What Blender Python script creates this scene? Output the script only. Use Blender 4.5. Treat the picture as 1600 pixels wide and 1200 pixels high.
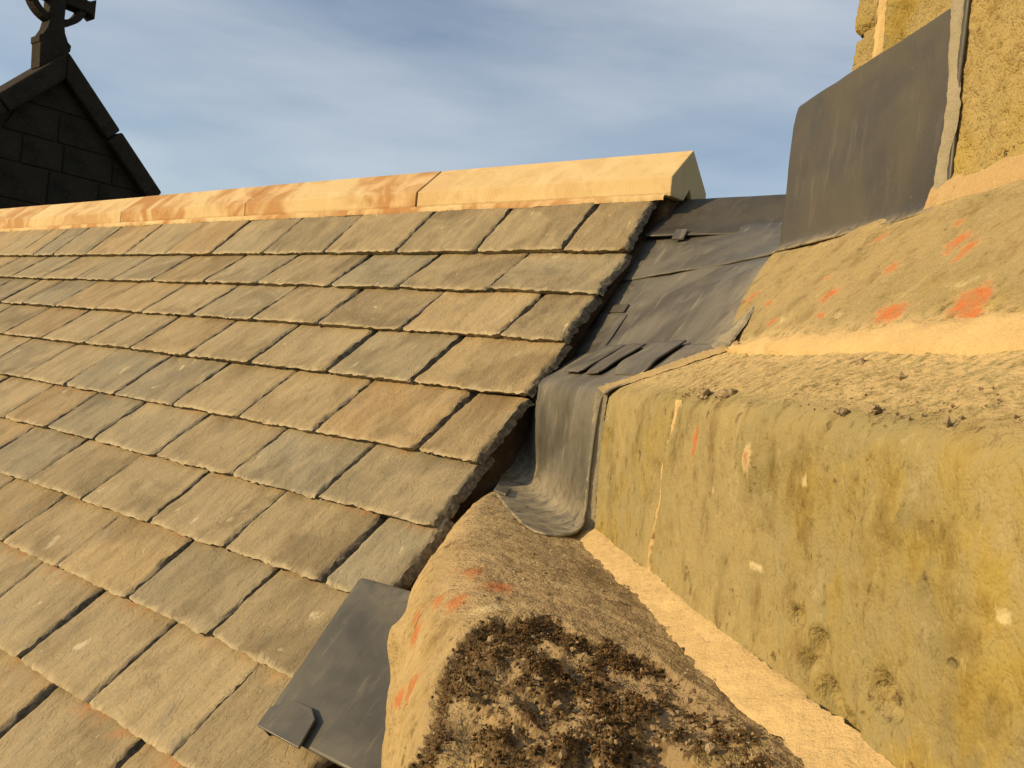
import bpy, math, random
import numpy as np
from mathutils import Matrix, Vector

for o in list(bpy.data.objects):
    bpy.data.objects.remove(o)
scene = bpy.context.scene
COL = scene.collection
R = math.radians

# ------------------------------------------------------------------ camera
# world: +X along the ridge towards the tower, +Y into the roof, Z up; eye at the origin
cam_d = bpy.data.cameras.new('camera')
cam = bpy.data.objects.new('camera', cam_d)
COL.objects.link(cam)
cam_d.sensor_width = 36.0
cam_d.lens = 1341.0 / 1600.0 * 36.0
cam_d.clip_start = 0.02
cam_d.clip_end = 3000.0
right = Vector((0.79076, 0.60327, 0.10378))
up = Vector((-0.08676, -0.05737, 0.99458))
back = right.cross(up)
cam.matrix_world = Matrix(((right.x, up.x, back.x, 0), (right.y, up.y, back.y, 0),
                           (right.z, up.z, back.z, 0), (0, 0, 0, 1)))
scene.camera = cam

# ------------------------------------------------------------------ sky and sun
SUN_EL = R(20.0)
SUN_AZ = math.atan2(-0.60, -0.72)          # direction TO the sun, x=sin, y=cos
world = bpy.data.worlds.new('World')
scene.world = world
world.use_nodes = True
wn = world.node_tree.nodes
wl = world.node_tree.links
wn.clear()
w_out = wn.new('ShaderNodeOutputWorld')
w_bg = wn.new('ShaderNodeBackground')
w_sky = wn.new('ShaderNodeTexSky')
w_sky.sky_type = 'NISHITA'
w_sky.sun_disc = False
w_sky.sun_elevation = SUN_EL
w_sky.sun_rotation = SUN_AZ
w_sky.altitude = 100.0
w_sky.air_density = 1.0
w_sky.dust_density = 0.7
w_sky.ozone_density = 1.5
w_bg.inputs['Strength'].default_value = 0.125
w_tc = wn.new('ShaderNodeTexCoord')
w_map = wn.new('ShaderNodeMapping')
w_map.inputs['Rotation'].default_value = (R(18), R(-30), R(28))
w_map.inputs['Scale'].default_value = (1.5, 1.6, 6.0)
w_noi = wn.new('ShaderNodeTexNoise')
w_noi.inputs['Scale'].default_value = 1.15
w_noi.inputs['Detail'].default_value = 6.0
w_noi.inputs['Roughness'].default_value = 0.50
w_noi.inputs['Distortion'].default_value = 0.35
w_rmp = wn.new('ShaderNodeValToRGB')
w_rmp.color_ramp.elements[0].position = 0.38
w_rmp.color_ramp.elements[0].color = (0.14, 0.14, 0.14, 1)
w_rmp.color_ramp.elements[1].position = 0.72
w_rmp.color_ramp.elements[1].color = (0.62, 0.62, 0.62, 1)
w_mix = wn.new('ShaderNodeMixRGB')
w_mix.inputs['Color2'].default_value = (6.2, 6.5, 6.8, 1)      # thin sunlit high cloud
wl.new(w_tc.outputs['Generated'], w_map.inputs['Vector'])
wl.new(w_map.outputs['Vector'], w_noi.inputs['Vector'])
wl.new(w_noi.outputs['Fac'], w_rmp.inputs['Fac'])
wl.new(w_rmp.outputs['Color'], w_mix.inputs['Fac'])
wl.new(w_sky.outputs['Color'], w_mix.inputs['Color1'])
wl.new(w_mix.outputs['Color'], w_bg.inputs['Color'])
wl.new(w_bg.outputs['Background'], w_out.inputs['Surface'])

sun_d = bpy.data.lights.new('sun', 'SUN')
sun_d.energy = 5.0
sun_d.angle = R(0.5)
sun_d.color = (1.0, 0.735, 0.365)
sun = bpy.data.objects.new('sun', sun_d)
COL.objects.link(sun)
to_sun = Vector((math.sin(SUN_AZ) * math.cos(SUN_EL), math.cos(SUN_AZ) * math.cos(SUN_EL), math.sin(SUN_EL)))
sun.rotation_euler = to_sun.to_track_quat('Z', 'Y').to_euler()

vs = scene.view_settings
vs.view_transform = 'Standard'
vs.look = 'None'
vs.exposure = 0.0
vs.gamma = 1.0
vs.use_curve_mapping = False
scene.render.engine = 'CYCLES'
scene.cycles.max_bounces = 4
scene.cycles.diffuse_bounces = 3
scene.cycles.glossy_bounces = 2

# ------------------------------------------------------------------ numeric helpers
rng = np.random.default_rng(11)
rnd = random.Random(5)
EV = np.array([0.0, 0.75470958, 0.65605903])      # up the slates
EN = np.array([0.0, -0.65605903, 0.75470958])     # out of the slates
EX = np.array([1.0, 0.0, 0.0])
C45 = math.sqrt(0.5)
D3 = np.array([-C45, C45, 0.0])                   # along the canted tower face, away from the eye
MV = np.array([-C45, -C45, 0.0])                  # out of the canted tower face
ZV = np.array([0.0, 0.0, 1.0])


def hash3(i, j, k, seed):
    h = (i.astype(np.int64) * 374761393 + j.astype(np.int64) * 668265263 + k.astype(np.int64) * 2147483647 + seed * 1274126177) & 0xffffffff
    h = ((h ^ (h >> 13)) * 1274126177) & 0xffffffff
    h = ((h ^ (h >> 16)) * 2246822519) & 0xffffffff
    h = h ^ (h >> 15)
    return (h & 0xffffff) / float(0xffffff) * 2.0 - 1.0


def vnoise(p, seed=0):
    p = np.asarray(p, float)
    f = np.floor(p)
    t = p - f
    t = t * t * t * (t * (t * 6 - 15) + 10)
    i = f.astype(np.int64)
    r = 0.0
    for a in (0, 1):
        wa = t[..., 0] if a else 1 - t[..., 0]
        for b in (0, 1):
            wb = t[..., 1] if b else 1 - t[..., 1]
            for c in (0, 1):
                wc = t[..., 2] if c else 1 - t[..., 2]
                r = r + wa * wb * wc * hash3(i[..., 0] + a, i[..., 1] + b, i[..., 2] + c, seed)
    return r


def fbm(p, octaves=4, seed=0, gain=0.5):
    p = np.asarray(p, float)
    amp, tot, r = 1.0, 0.0, 0.0
    for o in range(octaves):
        r = r + amp * vnoise(p * (2.03 ** o) + 17.3 * o, seed + o)
        tot += amp
        amp *= gain
    return r / tot


def n1(x, freq, seed, octaves=3):
    x = np.asarray(x, float)
    p = np.stack([x * freq, np.full_like(x, seed * 3.17), np.full_like(x, 0.37)], -1)
    return fbm(p, octaves, seed)


def sstep(a, b, x):
    t = np.clip((x - a) / (b - a), 0, 1)
    return t * t * (3 - 2 * t)


# ------------------------------------------------------------------ scene helpers
def thing(name, label, cat, loc=(0, 0, 0), group=None):
    o = bpy.data.objects.new(name, None)
    o.empty_display_size = 0.1
    COL.objects.link(o)
    o.location = loc
    o['label'] = label
    o['category'] = cat
    if group:
        o['group'] = group
    return o


def parent_keep(o, parent):
    if parent is None:
        return
    o.parent = parent
    L = Vector((0, 0, 0))
    q = parent
    while q is not None:
        L += q.location
        q = q.parent
    o.location = Vector(o.location) - L


def mesh_obj(name, V, F, mat, parent=None, smooth=True, attrs=None, center=True):
    """V (n,3) world coordinates, F list of quad/tri/ngon index lists or an (m,4) array"""
    V = np.asarray(V, np.float32).reshape(-1, 3)
    c = V.mean(0) if center else np.zeros(3, np.float32)
    me = bpy.data.meshes.new(name)
    VV = V - c
    if isinstance(F, np.ndarray):
        F = [F]
        arrays = True
    else:
        arrays = len(F) > 0 and isinstance(F[0], np.ndarray)
    if arrays:
        loops = np.concatenate([f.reshape(-1) for f in F]).astype(np.int32)
        sizes = np.concatenate([np.full(len(f), f.shape[1], np.int32) for f in F])
    else:
        loops = np.array([i for f in F for i in f], np.int32)
        sizes = np.array([len(f) for f in F], np.int32)
    starts = np.concatenate([[0], np.cumsum(sizes)[:-1]]).astype(np.int32)
    me.vertices.add(len(VV))
    me.vertices.foreach_set('co', VV.reshape(-1))
    me.loops.add(len(loops))
    me.loops.foreach_set('vertex_index', loops)
    me.polygons.add(len(sizes))
    me.polygons.foreach_set('loop_start', starts)
    me.polygons.foreach_set('use_smooth', np.full(len(sizes), smooth, bool))
    if attrs:
        for k, v in attrs.items():
            a = me.attributes.new(k, 'FLOAT', 'POINT')
            a.data.foreach_set('value', np.asarray(v, np.float32).reshape(-1))
    me.update(calc_edges=True)
    me.validate()
    me.materials.append(mat)
    o = bpy.data.objects.new(name, me)
    o.location = Vector([float(t) for t in c])
    COL.objects.link(o)
    parent_keep(o, parent)
    return o


def grid_faces(nu, nv, off=0):
    i = np.arange(nu * nv).reshape(nu, nv) + off
    return np.stack([i[:-1, :-1], i[1:, :-1], i[1:, 1:], i[:-1, 1:]], -1).reshape(-1, 4)


def grid_obj(name, P, mat, parent=None, attrs=None, solid=0.0, smooth=True, offset=-1.0):
    nu, nv = P.shape[:2]
    o = mesh_obj(name, P.reshape(-1, 3), grid_faces(nu, nv), mat, parent, smooth, attrs)
    if solid:
        md = o.modifiers.new('thickness', 'SOLIDIFY')
        md.thickness = solid
        md.offset = offset
    return o


def tag(o, label, cat, group=None, kind=None):
    if label:
        o['label'] = label
    if cat:
        o['category'] = cat
    if group:
        o['group'] = group
    if kind:
        o['kind'] = kind
    return o


def prism(poly, a, b, axis):
    """polygon of 3D points extruded by vector axis*(a..b)"""
    poly = np.asarray(poly, float)
    n = len(poly)
    ax = np.asarray(axis, float)
    V = np.concatenate([poly + ax * a, poly + ax * b])
    F = [list(range(n))[::-1], [n + i for i in range(n)]]
    for i in range(n):
        j = (i + 1) % n
        F.append([i, j, n + j, n + i])
    return V, F


def rough_solid(name, V, F, mat, parent, bevel=0.012, cuts=0, amp=0.0):
    o = mesh_obj(name, V, F, mat, parent, smooth=False)
    if bevel:
        md = o.modifiers.new('worn_edge', 'BEVEL')
        md.width = bevel
        md.segments = 2
        md.limit_method = 'ANGLE'
    return o


# ------------------------------------------------------------------ materials
class NT:
    def __init__(self, name, rough=0.85, spec=0.25):
        self.m = bpy.data.materials.new(name)
        self.m.use_nodes = True
        self.t = self.m.node_tree
        self.n = self.t.nodes
        self.b = self.n['Principled BSDF']
        self.b.inputs['Roughness'].default_value = rough
        self.b.inputs['Specular IOR Level'].default_value = spec
        self.tc = self.n.new('ShaderNodeTexCoord')
        self.oi = self.n.new('ShaderNodeObjectInfo')
        self.vec = None

    def link(self, a, b):
        self.t.links.new(a, b)

    def coords(self, per_object=0.0):
        """object coordinates, shifted for each object so that no two pieces share a pattern"""
        if per_object:
            add = self.n.new('ShaderNodeVectorMath')
            add.operation = 'MULTIPLY_ADD'
            comb = self.n.new('ShaderNodeCombineXYZ')
            for k in range(3):
                self.link(self.oi.outputs['Random'], comb.inputs[k])
            self.link(comb.outputs[0], add.inputs[0])
            add.inputs[1].default_value = (per_object, per_object * 1.7, per_object * 0.6)
            self.link(self.tc.outputs['Object'], add.inputs[2])
            self.vec = add.outputs[0]
        else:
            self.vec = self.tc.outputs['Object']
        return self.vec

    def mapping(self, scale=(1, 1, 1), rot=(0, 0, 0)):
        m = self.n.new('ShaderNodeMapping')
        m.inputs['Scale'].default_value = scale
        m.inputs['Rotation'].default_value = rot
        self.link(self.vec, m.inputs['Vector'])
        return m.outputs[0]

    def noise(self, scale, detail=4, rough=0.55, dist=0.0, vec=None):
        x = self.n.new('ShaderNodeTexNoise')
        x.inputs['Scale'].default_value = scale
        x.inputs['Detail'].default_value = detail
        x.inputs['Roughness'].default_value = rough
        x.inputs['Distortion'].default_value = dist
        self.link(vec or self.vec, x.inputs['Vector'])
        return x.outputs['Fac']

    def voro(self, scale, vec=None, feature='F1'):
        x = self.n.new('ShaderNodeTexVoronoi')
        x.feature = feature
        x.inputs['Scale'].default_value = scale
        self.link(vec or self.vec, x.inputs['Vector'])
        return x.outputs['Distance']

    def ramp(self, fac, lo, hi, a=0.0, b=1.0):
        x = self.n.new('ShaderNodeMapRange')
        x.interpolation_type = 'SMOOTHSTEP'
        x.inputs['From Min'].default_value = lo
        x.inputs['From Max'].default_value = hi
        x.inputs['To Min'].default_value = a
        x.inputs['To Max'].default_value = b
        self.link(fac, x.inputs['Value'])
        return x.outputs[0]

    def math(self, op, a, b):
        x = self.n.new('ShaderNodeMath')
        x.operation = op
        for k, v in ((0, a), (1, b)):
            if isinstance(v, (int, float)):
                x.inputs[k].default_value = v
            else:
                self.link(v, x.inputs[k])
        return x.outputs[0]

    def attr(self, name):
        x = self.n.new('ShaderNodeAttribute')
        x.attribute_name = name
        return x.outputs['Fac']

    def mix(self, fac, a, b, mode='MIX'):
        x = self.n.new('ShaderNodeMixRGB')
        x.blend_type = mode
        for k, v in (('Fac', fac), ('Color1', a), ('Color2', b)):
            if isinstance(v, tuple):
                x.inputs[k].default_value = v + (1,) if len(v) == 3 else v
            elif isinstance(v, (int, float)):
                x.inputs[k].default_value = v
            else:
                self.link(v, x.inputs[k])
        return x.outputs[0]

    def bump(self, height, dist, strength=1.0, prev=None):
        x = self.n.new('ShaderNodeBump')
        x.inputs['Distance'].default_value = dist
        x.inputs['Strength'].default_value = strength
        self.link(height, x.inputs['Height'])
        if prev is not None:
            self.link(prev, x.inputs['Normal'])
        return x.outputs[0]

    def done(self, col, normal=None, rough=None):
        self.link(col, self.b.inputs['Base Color'])
        if normal is not None:
            self.link(normal, self.b.inputs['Normal'])
        if rough is not None:
            self.link(rough, self.b.inputs['Roughness'])
        return self.m


def mat_slate():
    k = NT('stone_slate', 0.82, 0.3)
    k.coords(9.0)
    streak = k.mapping((11, 3.0, 3.0), (R(41), 0, R(-30)))
    big = k.noise(8, 3, 0.6)
    med = k.noise(1.9, 4, 0.66, 0.0, streak)
    fine = k.noise(170, 2, 0.65)
    flake = k.noise(15, 4, 0.62, 0.35, k.mapping((1.5, .8, .8), (R(41), 0, R(-30))))
    tan = k.mix(0.5, k.oi.outputs['Color'], (0.38, 0.30, 0.17))
    c = k.mix(k.ramp(big, 0.3, 0.72), k.oi.outputs['Color'], tan)
    c = k.mix(k.ramp(med, 0.42, 0.68, 0.0, 0.6), c, k.mix(1.0, c, (0.68, 0.66, 0.62), 'MULTIPLY'))
    c = k.mix(k.ramp(med, 0.40, 0.24, 0.0, 0.45), c, (0.47, 0.40, 0.26))
    c = k.mix(k.ramp(fine, 0.38, 0.75, 0.0, 0.32), c, k.mix(1.0, c, (0.5, 0.47, 0.42), 'MULTIPLY'))
    c = k.mix(k.ramp(flake, 0.58, 0.70, 0.0, 0.6), c, k.mix(0.6, c, (0.19, 0.178, 0.145)))
    c = k.mix(k.ramp(flake, 0.345, 0.28, 0.0, 0.75), c, (0.52, 0.45, 0.30))
    stain = k.noise(3.6, 4, 0.62, 0.8)
    c = k.mix(k.ramp(stain, 0.51, 0.64, 0, 0.7), c, k.mix(1.0, c, (0.66, 0.65, 0.63), 'MULTIPLY'))
    c = k.mix(k.ramp(stain, 0.44, 0.30, 0, 0.4), c, (0.43, 0.335, 0.19))
    e = k.attr('edge')
    ef = k.math('MULTIPLY', e, k.ramp(flake, 0.36, 0.56))
    c = k.mix(k.math('MULTIPLY', ef, 0.75), c, (0.47, 0.39, 0.24))
    c = k.mix(k.attr('side'), c, k.mix(k.ramp(k.noise(90, 3), .35, .65), (0.055, 0.047, 0.034), (0.18, 0.148, 0.10)))  # side faces coloured darker to deepen the shade in the joints
    r_ = k.math('MULTIPLY', k.attr('rust'), k.ramp(k.noise(24, 4, 0.65), 0.42, 0.66))
    c = k.mix(k.math('MULTIPLY', r_, 0.8), c, (0.42, 0.185, 0.075))
    # riven surface: flakes with small steps between them
    st = k.math('MULTIPLY', flake, 9.0)
    fl = k.math('FLOOR', st, 0.0)
    fr = k.ramp(k.math('SUBTRACT', st, fl), 0.0, 0.22)
    step = k.math('ADD', fl, fr)
    h = k.math('ADD', k.math('MULTIPLY', step, 0.22), k.math('MULTIPLY', med, 1.2))
    h = k.math('ADD', h, k.math('MULTIPLY', fine, 0.20))
    n = k.bump(h, 0.0034, 0.95)
    return k.done(c, n)


def mat_stone(name, base, yellow, grey, rough_scale=1.0, ylw=(0.45, 0.65), bump=1.0, fine_mix=0.5, pits=True, stretch=(1, 1, 1)):
    k = NT(name, 0.9, 0.15)
    k.coords()
    sv = k.mapping(stretch)
    big = k.noise(5.5 * rough_scale, 4, 0.62, 0.4, sv)
    med = k.noise(21 * rough_scale, 4, 0.70, 0.0, sv)
    fine = k.noise(95 * rough_scale, 3, 0.72, 0.0, sv)
    grain = k.noise(420, 1, 0.6)
    c = k.mix(k.ramp(big, 0.36, 0.66), base, grey)
    ymask = k.math('MULTIPLY', k.ramp(big, ylw[0], ylw[1]), k.ramp(med, 0.34, 0.60))
    ymask = k.math('MAXIMUM', ymask, k.math('MULTIPLY', k.attr('yellow'), k.ramp(med, 0.36, 0.56)))
    c = k.mix(ymask, c, yellow)
    c = k.mix(k.ramp(med, 0.49, 0.70, 0, 0.75), c, k.mix(1.0, c, (0.56, 0.50, 0.42), 'MULTIPLY'))
    c = k.mix(k.ramp(med, 0.44, 0.28, 0, 0.5), c, k.mix(1.0, c, (1.42, 1.42, 1.5), 'MULTIPLY'))
    blot = k.noise(8.5 * rough_scale, 4, 0.7, 0.0, sv)
    c = k.mix(k.ramp(blot, 0.56, 0.68, 0, 0.5), c, k.mix(1.0, c, (0.62, 0.60, 0.52), 'MULTIPLY'))
    c = k.mix(k.ramp(fine, 0.56, 0.76, 0, fine_mix), c, k.mix(1.0, c, (0.36, 0.33, 0.28), 'MULTIPLY'))
    c = k.mix(k.ramp(fine, 0.42, 0.26, 0, fine_mix * 0.6), c, (0.46, 0.365, 0.185))
    sp = k.math('SUBTRACT', k.noise(95, 4, .78, 0.2), 0.5)
    # cream and orange lichen, dark moss, cream mortar dust: where the meshes carry them
    c = k.mix(k.math('MULTIPLY', k.attr('dust'), k.ramp(fine, 0.66, 0.40)), c, (0.50, 0.37, 0.185))
    c = k.mix(k.ramp(k.math('ADD', k.attr('pale'), k.math('MULTIPLY', sp, 1.6)), 0.38, 0.85, 0, 0.62), c, (0.60, 0.50, 0.28))
    c = k.mix(k.ramp(k.math('ADD', k.attr('lichen'), k.math('MULTIPLY', sp, 2.0)), 0.42, 0.95, 0, 0.9), c, k.mix(k.ramp(fine, 0.4, 0.6), (0.46, 0.13, 0.035), (0.36, 0.16, 0.065)))
    c = k.mix(k.ramp(k.math('ADD', k.attr('moss'), k.math('MULTIPLY', sp, 2.2)), 0.34, 0.75, 0, 0.9), c,
              k.mix(k.ramp(grain, .4, .6), (0.045, 0.030, 0.014), (0.13, 0.078, 0.034)))
    h = k.math('ADD', k.math('MULTIPLY', med, 2.2), k.math('MULTIPLY', fine, 1.2))
    h = k.math('ADD', h, k.math('MULTIPLY', grain, 0.28))
    if pits:
        pv = k.noise(34 * rough_scale, 3, 0.6)
        pit = k.ramp(pv, 0.66, 0.74)
        c = k.mix(k.math('MULTIPLY', pit, 0.55), c, (0.10, 0.074, 0.036))
        h = k.math('SUBTRACT', h, k.math('MULTIPLY', pit, 0.9))
    n = k.bump(h, 0.0042, 0.8 * bump)
    return k.done(c, n)


def mat_mortar(name, a, b, bump=1.0):
    k = NT(name, 0.95, 0.1)
    k.coords()
    f = k.noise(70, 4, 0.68)
    g = k.noise(380, 2, 0.7)
    c = k.mix(k.ramp(k.noise(14, 4, 0.6), 0.3, 0.7), a, b)
    c = k.mix(k.ramp(g, 0.55, 0.8, 0, 0.5), c, k.mix(1.0, c, (0.5, 0.45, 0.4), 'MULTIPLY'))
    c = k.mix(k.ramp(f, 0.60, 0.75, 0, 0.35), c, k.mix(1.0, c, (0.55, 0.5, 0.45), 'MULTIPLY'))
    h = k.math('ADD', f, k.math('MULTIPLY', g, 0.3))
    return k.done(c, k.bump(h, 0.005, 0.75 * bump))


def mat_lead(name, base, light, streak_rot, smear=0.6, spec=0.35, rough=0.52):
    k = NT(name, rough, spec)
    k.coords(3.0)
    big = k.noise(6, 4, 0.6, 0.4)
    sv = k.mapping((38, 6, 6), streak_rot)
    st = k.noise(1.5, 6, 0.65, 0.5, sv)
    sp = k.noise(240, 3, 0.6)
    c = k.mix(k.ramp(big, 0.3, 0.7), base, k.mix(0.35, base, light))
    c = k.mix(k.ramp(st, 0.54, 0.74, 0, 0.6 * smear), c, light)
    c = k.mix(k.ramp(st, 0.40, 0.22, 0, 0.45), c, k.mix(1.0, c, (0.6, 0.6, 0.6), 'MULTIPLY'))
    c = k.mix(k.ramp(sp, 0.68, 0.80, 0, 0.55), c, (0.36, 0.32, 0.25))
    scr = k.noise(1.0, 3, 0.55, 0.2, k.mapping((4, 150, 60), (R(20), R(35), R(25))))
    c = k.mix(k.ramp(scr, 0.72, 0.80, 0, 0.7), c, light)
    scr2 = k.noise(1.0, 2, 0.5, 0.1, k.mapping((110, 9, 30), (R(-15), R(10), R(-35))))
    c = k.mix(k.ramp(scr2, 0.74, 0.80, 0, 0.6), c, light)
    blot = k.noise(17, 4, 0.65, 1.2)
    c = k.mix(k.ramp(blot, 0.58, 0.74, 0, 0.5), c, k.mix(0.6, base, light))
    d = k.math('MULTIPLY', k.attr('dust'), k.ramp(k.noise(45, 5, 0.7, 0.8), 0.32, 0.62))
    c = k.mix(d, c, (0.42, 0.35, 0.22))
    h = k.math('ADD', k.math('MULTIPLY', k.noise(9, 2, 0.5), 3.5), k.math('MULTIPLY', st, 0.5))
    n = k.bump(k.math('ADD', h, k.math('MULTIPLY', sp, 0.12)), 0.0012, 0.8)
    r = k.ramp(big, 0.3, 0.7, rough - 0.08, rough + 0.16)
    return k.done(c, n, r)


def mat_ridge():
    k = NT('sawn_sandstone', 0.88, 0.15)
    k.coords(7.0)
    big = k.noise(2.2, 4, 0.6, 1.2, k.mapping((1.6, 1.0, 1.0), (0, R(30), R(35))))
    med = k.noise(26, 5, 0.6)
    grain = k.noise(330, 3, 0.65)
    w = k.n.new('ShaderNodeTexWave')
    w.inputs['Scale'].default_value = 55
    w.inputs['Distortion'].default_value = 1.2
    w.inputs['Detail'].default_value = 2
    w.inputs['Detail Scale'].default_value = 1.5
    k.link(k.vec, w.inputs['Vector'])
    stn = k.n.new('ShaderNodeSeparateColor')
    k.link(k.oi.outputs['Color'], stn.inputs[0])
    c = k.mix(k.math('MULTIPLY', k.ramp(big, 0.40, 0.62), stn.outputs[0]), (0.62, 0.465, 0.24), (0.42, 0.215, 0.085))
    c = k.mix(k.ramp(k.noise(5.5, 4, .6, .8), 0.50, 0.62, 0, 0.55), c, (0.72, 0.54, 0.30))
    c = k.mix(k.ramp(med, 0.52, 0.75, 0, 0.35), c, k.mix(1.0, c, (0.66, 0.55, 0.45), 'MULTIPLY'))
    c = k.mix(k.ramp(grain, 0.5, 0.8, 0, 0.25), c, k.mix(1.0, c, (0.6, 0.5, 0.4), 'MULTIPLY'))
    h = k.math('ADD', k.math('MULTIPLY', w.outputs['Fac'], 0.5), k.math('MULTIPLY', med, 1.2))
    return k.done(c, k.bump(k.math('ADD', h, k.math('MULTIPLY', grain, 0.45)), 0.0016, 0.7))


def mat_plain(name, a, b, scale=3.0, rough=0.95):
    k = NT(name, rough, 0.1)
    k.coords()
    c = k.mix(k.ramp(k.noise(scale, 6, 0.65), 0.35, 0.65), a, b)
    n = k.bump(k.noise(scale * 6, 5, 0.6), 0.02, 0.4)
    return k.done(c, n)


M_SLATE = mat_slate()
M_BLOCK = mat_stone('lichened_ashlar', (0.315, 0.248, 0.112), (0.335, 0.248, 0.066), (0.245, 0.206, 0.102), 1.0, (0.50, 0.70), 1.0, 0.65, True, (1, 1, 0.65))
M_WEATH = mat_stone('weathered_sandstone', (0.335, 0.255, 0.122), (0.34, 0.25, 0.075), (0.275, 0.218, 0.108), 0.9, (0.52, 0.72), 1.0, 0.55, True, (1, 1, 1))
M_WALL = mat_stone('pitted_yellow_sandstone', (0.36, 0.272, 0.112), (0.39, 0.285, 0.072), (0.275, 0.215, 0.095), 1.0, (0.46, 0.66), 1.9, 0.75, True, (1, 1, 0.8))
M_COPE = mat_stone('crumbling_sandstone', (0.375, 0.275, 0.142), (0.40, 0.30, 0.12), (0.285, 0.205, 0.108), 1.0, (0.6, 0.8), 1.15, 0.6, True, (1, 1, 1))
M_CREAM = mat_mortar('cream_lime_mortar', (0.56, 0.41, 0.20), (0.48, 0.345, 0.165))
M_PINK = mat_mortar('pink_lime_mortar', (0.42, 0.28, 0.135), (0.45, 0.325, 0.165), 1.4)
M_SAND = mat_mortar('sandy_mortar', (0.33, 0.25, 0.13), (0.38, 0.28, 0.145), 1.3)
M_GREY = mat_mortar('grey_sealing_mortar', (0.27, 0.24, 0.17), (0.33, 0.285, 0.20), 1.0)
M_BROWN = mat_mortar('brown_verge_mortar', (0.135, 0.088, 0.048), (0.085, 0.055, 0.031), 1.4)  # brown mortar, darkened further to put verge and gap shadow into the colour
M_LEAD = mat_lead('grey_lead', (0.060, 0.055, 0.045), (0.27, 0.245, 0.19), (R(30), 0, R(52)), 1.0, 0.5, 0.46)
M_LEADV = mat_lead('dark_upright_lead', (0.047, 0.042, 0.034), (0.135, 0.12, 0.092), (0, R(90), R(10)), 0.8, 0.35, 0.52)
M_LEADS = mat_lead('new_lead', (0.050, 0.047, 0.038), (0.15, 0.138, 0.108), (R(40), 0, R(70)), 0.9, 0.5, 0.45)
M_RIDGE = mat_ridge()
M_GABLE = mat_stone('shade_dark_lichened_sandstone', (0.034, 0.025, 0.015), (0.042, 0.032, 0.015), (0.022, 0.018, 0.012), 0.5, (0.7, 0.9), 1.0, 0.2, False)  # sandstone blackened so the colour itself carries the gable's shade
M_GMORT = mat_mortar('dark_gable_mortar', (0.046, 0.036, 0.024), (0.032, 0.026, 0.018))  # mortar colour darkened with the stone, shade included
M_CRUMB = mat_mortar('grit', (0.20, 0.14, 0.08), (0.40, 0.31, 0.19), 1.2)
M_MOSS = mat_plain('brown_moss', (0.045, 0.028, 0.012), (0.18, 0.108, 0.046), 160)
M_GRASS = mat_plain('grass_ground', (0.05, 0.075, 0.025), (0.08, 0.09, 0.035), 0.4)

# ------------------------------------------------------------------ the setting
gv = np.array([[-600, -600, -8], [600, -600, -8], [600, 600, -8], [-600, 600, -8]], float)
g = mesh_obj('ground', gv, [[0, 1, 2, 3]], M_GRASS, None, False)
g['kind'] = 'structure'

# ------------------------------------------------------------------ slate roof
GAUGE = 0.2
T = 0.0175
roof = thing('slate_roof', 'pitched roof of tan and grey stone slates with new sandstone ridge', 'roof', (-4.0, 1.2, -0.9))


def plane_pt(x, s, w):
    x = np.asarray(x, float)
    return EX * x[..., None] + EV * np.asarray(s, float)[..., None] + EN * (np.asarray(w, float) - 1.0)[..., None]


ROWS = [
    (1.709, [-4.763, -4.58, -4.373, -4.041, -3.695, -3.36, -3.032, -2.7, -2.357, -2.004, -1.668, -1.354, -1.154]),
    (1.506, [-4.441, -4.119, -3.804, -3.476, -3.181, -2.823, -2.502, -2.131, -1.825, -1.479, -1.158]),
    (1.303, [-4.153, -3.922, -3.617, -3.282, -2.96, -2.63, -2.295, -1.979, -1.643, -1.303, -1.124]),
    (1.100, [-3.688, -3.361, -3.036, -2.725, -2.393, -2.072, -1.741, -1.431, -1.072]),
    (0.888, [-3.121, -2.811, -2.496, -2.179, -1.874, -1.573, -1.245, -1.076]),
    (0.710, [-2.902, -2.605, -2.331, -2.019, -1.688, -1.382, -1.051]),
    (0.530, [-2.382, -2.088, -1.788, -1.494, -1.19, -1.05]),
    (0.357, [-2.192, -1.913, -1.615, -1.324, -1.03]),
    (0.165, [-1.99, -1.723, -1.456, -1.186, -0.93]),
    (-0.030, [-1.86, -1.585, -1.285, -1.02, -0.80]),
    (-0.220, [-1.75, -1.45, -1.15, -0.88]),
    (-0.410, [-1.80, -1.50, -1.22, -0.95]),
]
TONES = [(0.335, 0.262, 0.150), (0.345, 0.262, 0.142), (0.320, 0.262, 0.160), (0.305, 0.260, 0.170),
         (0.330, 0.266, 0.160), (0.318, 0.258, 0.156), (0.360, 0.262, 0.138), (0.285, 0.256, 0.182)]
slate_no = 0


def spacing(W, cell, fine):
    inner = np.linspace(fine[-1] + cell * 0.4, W - fine[-1] - cell * 0.4, max(3, int((W - 2 * fine[-1]) / cell)))
    return np.concatenate([fine, inner, (W - fine)[::-1]])


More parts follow.
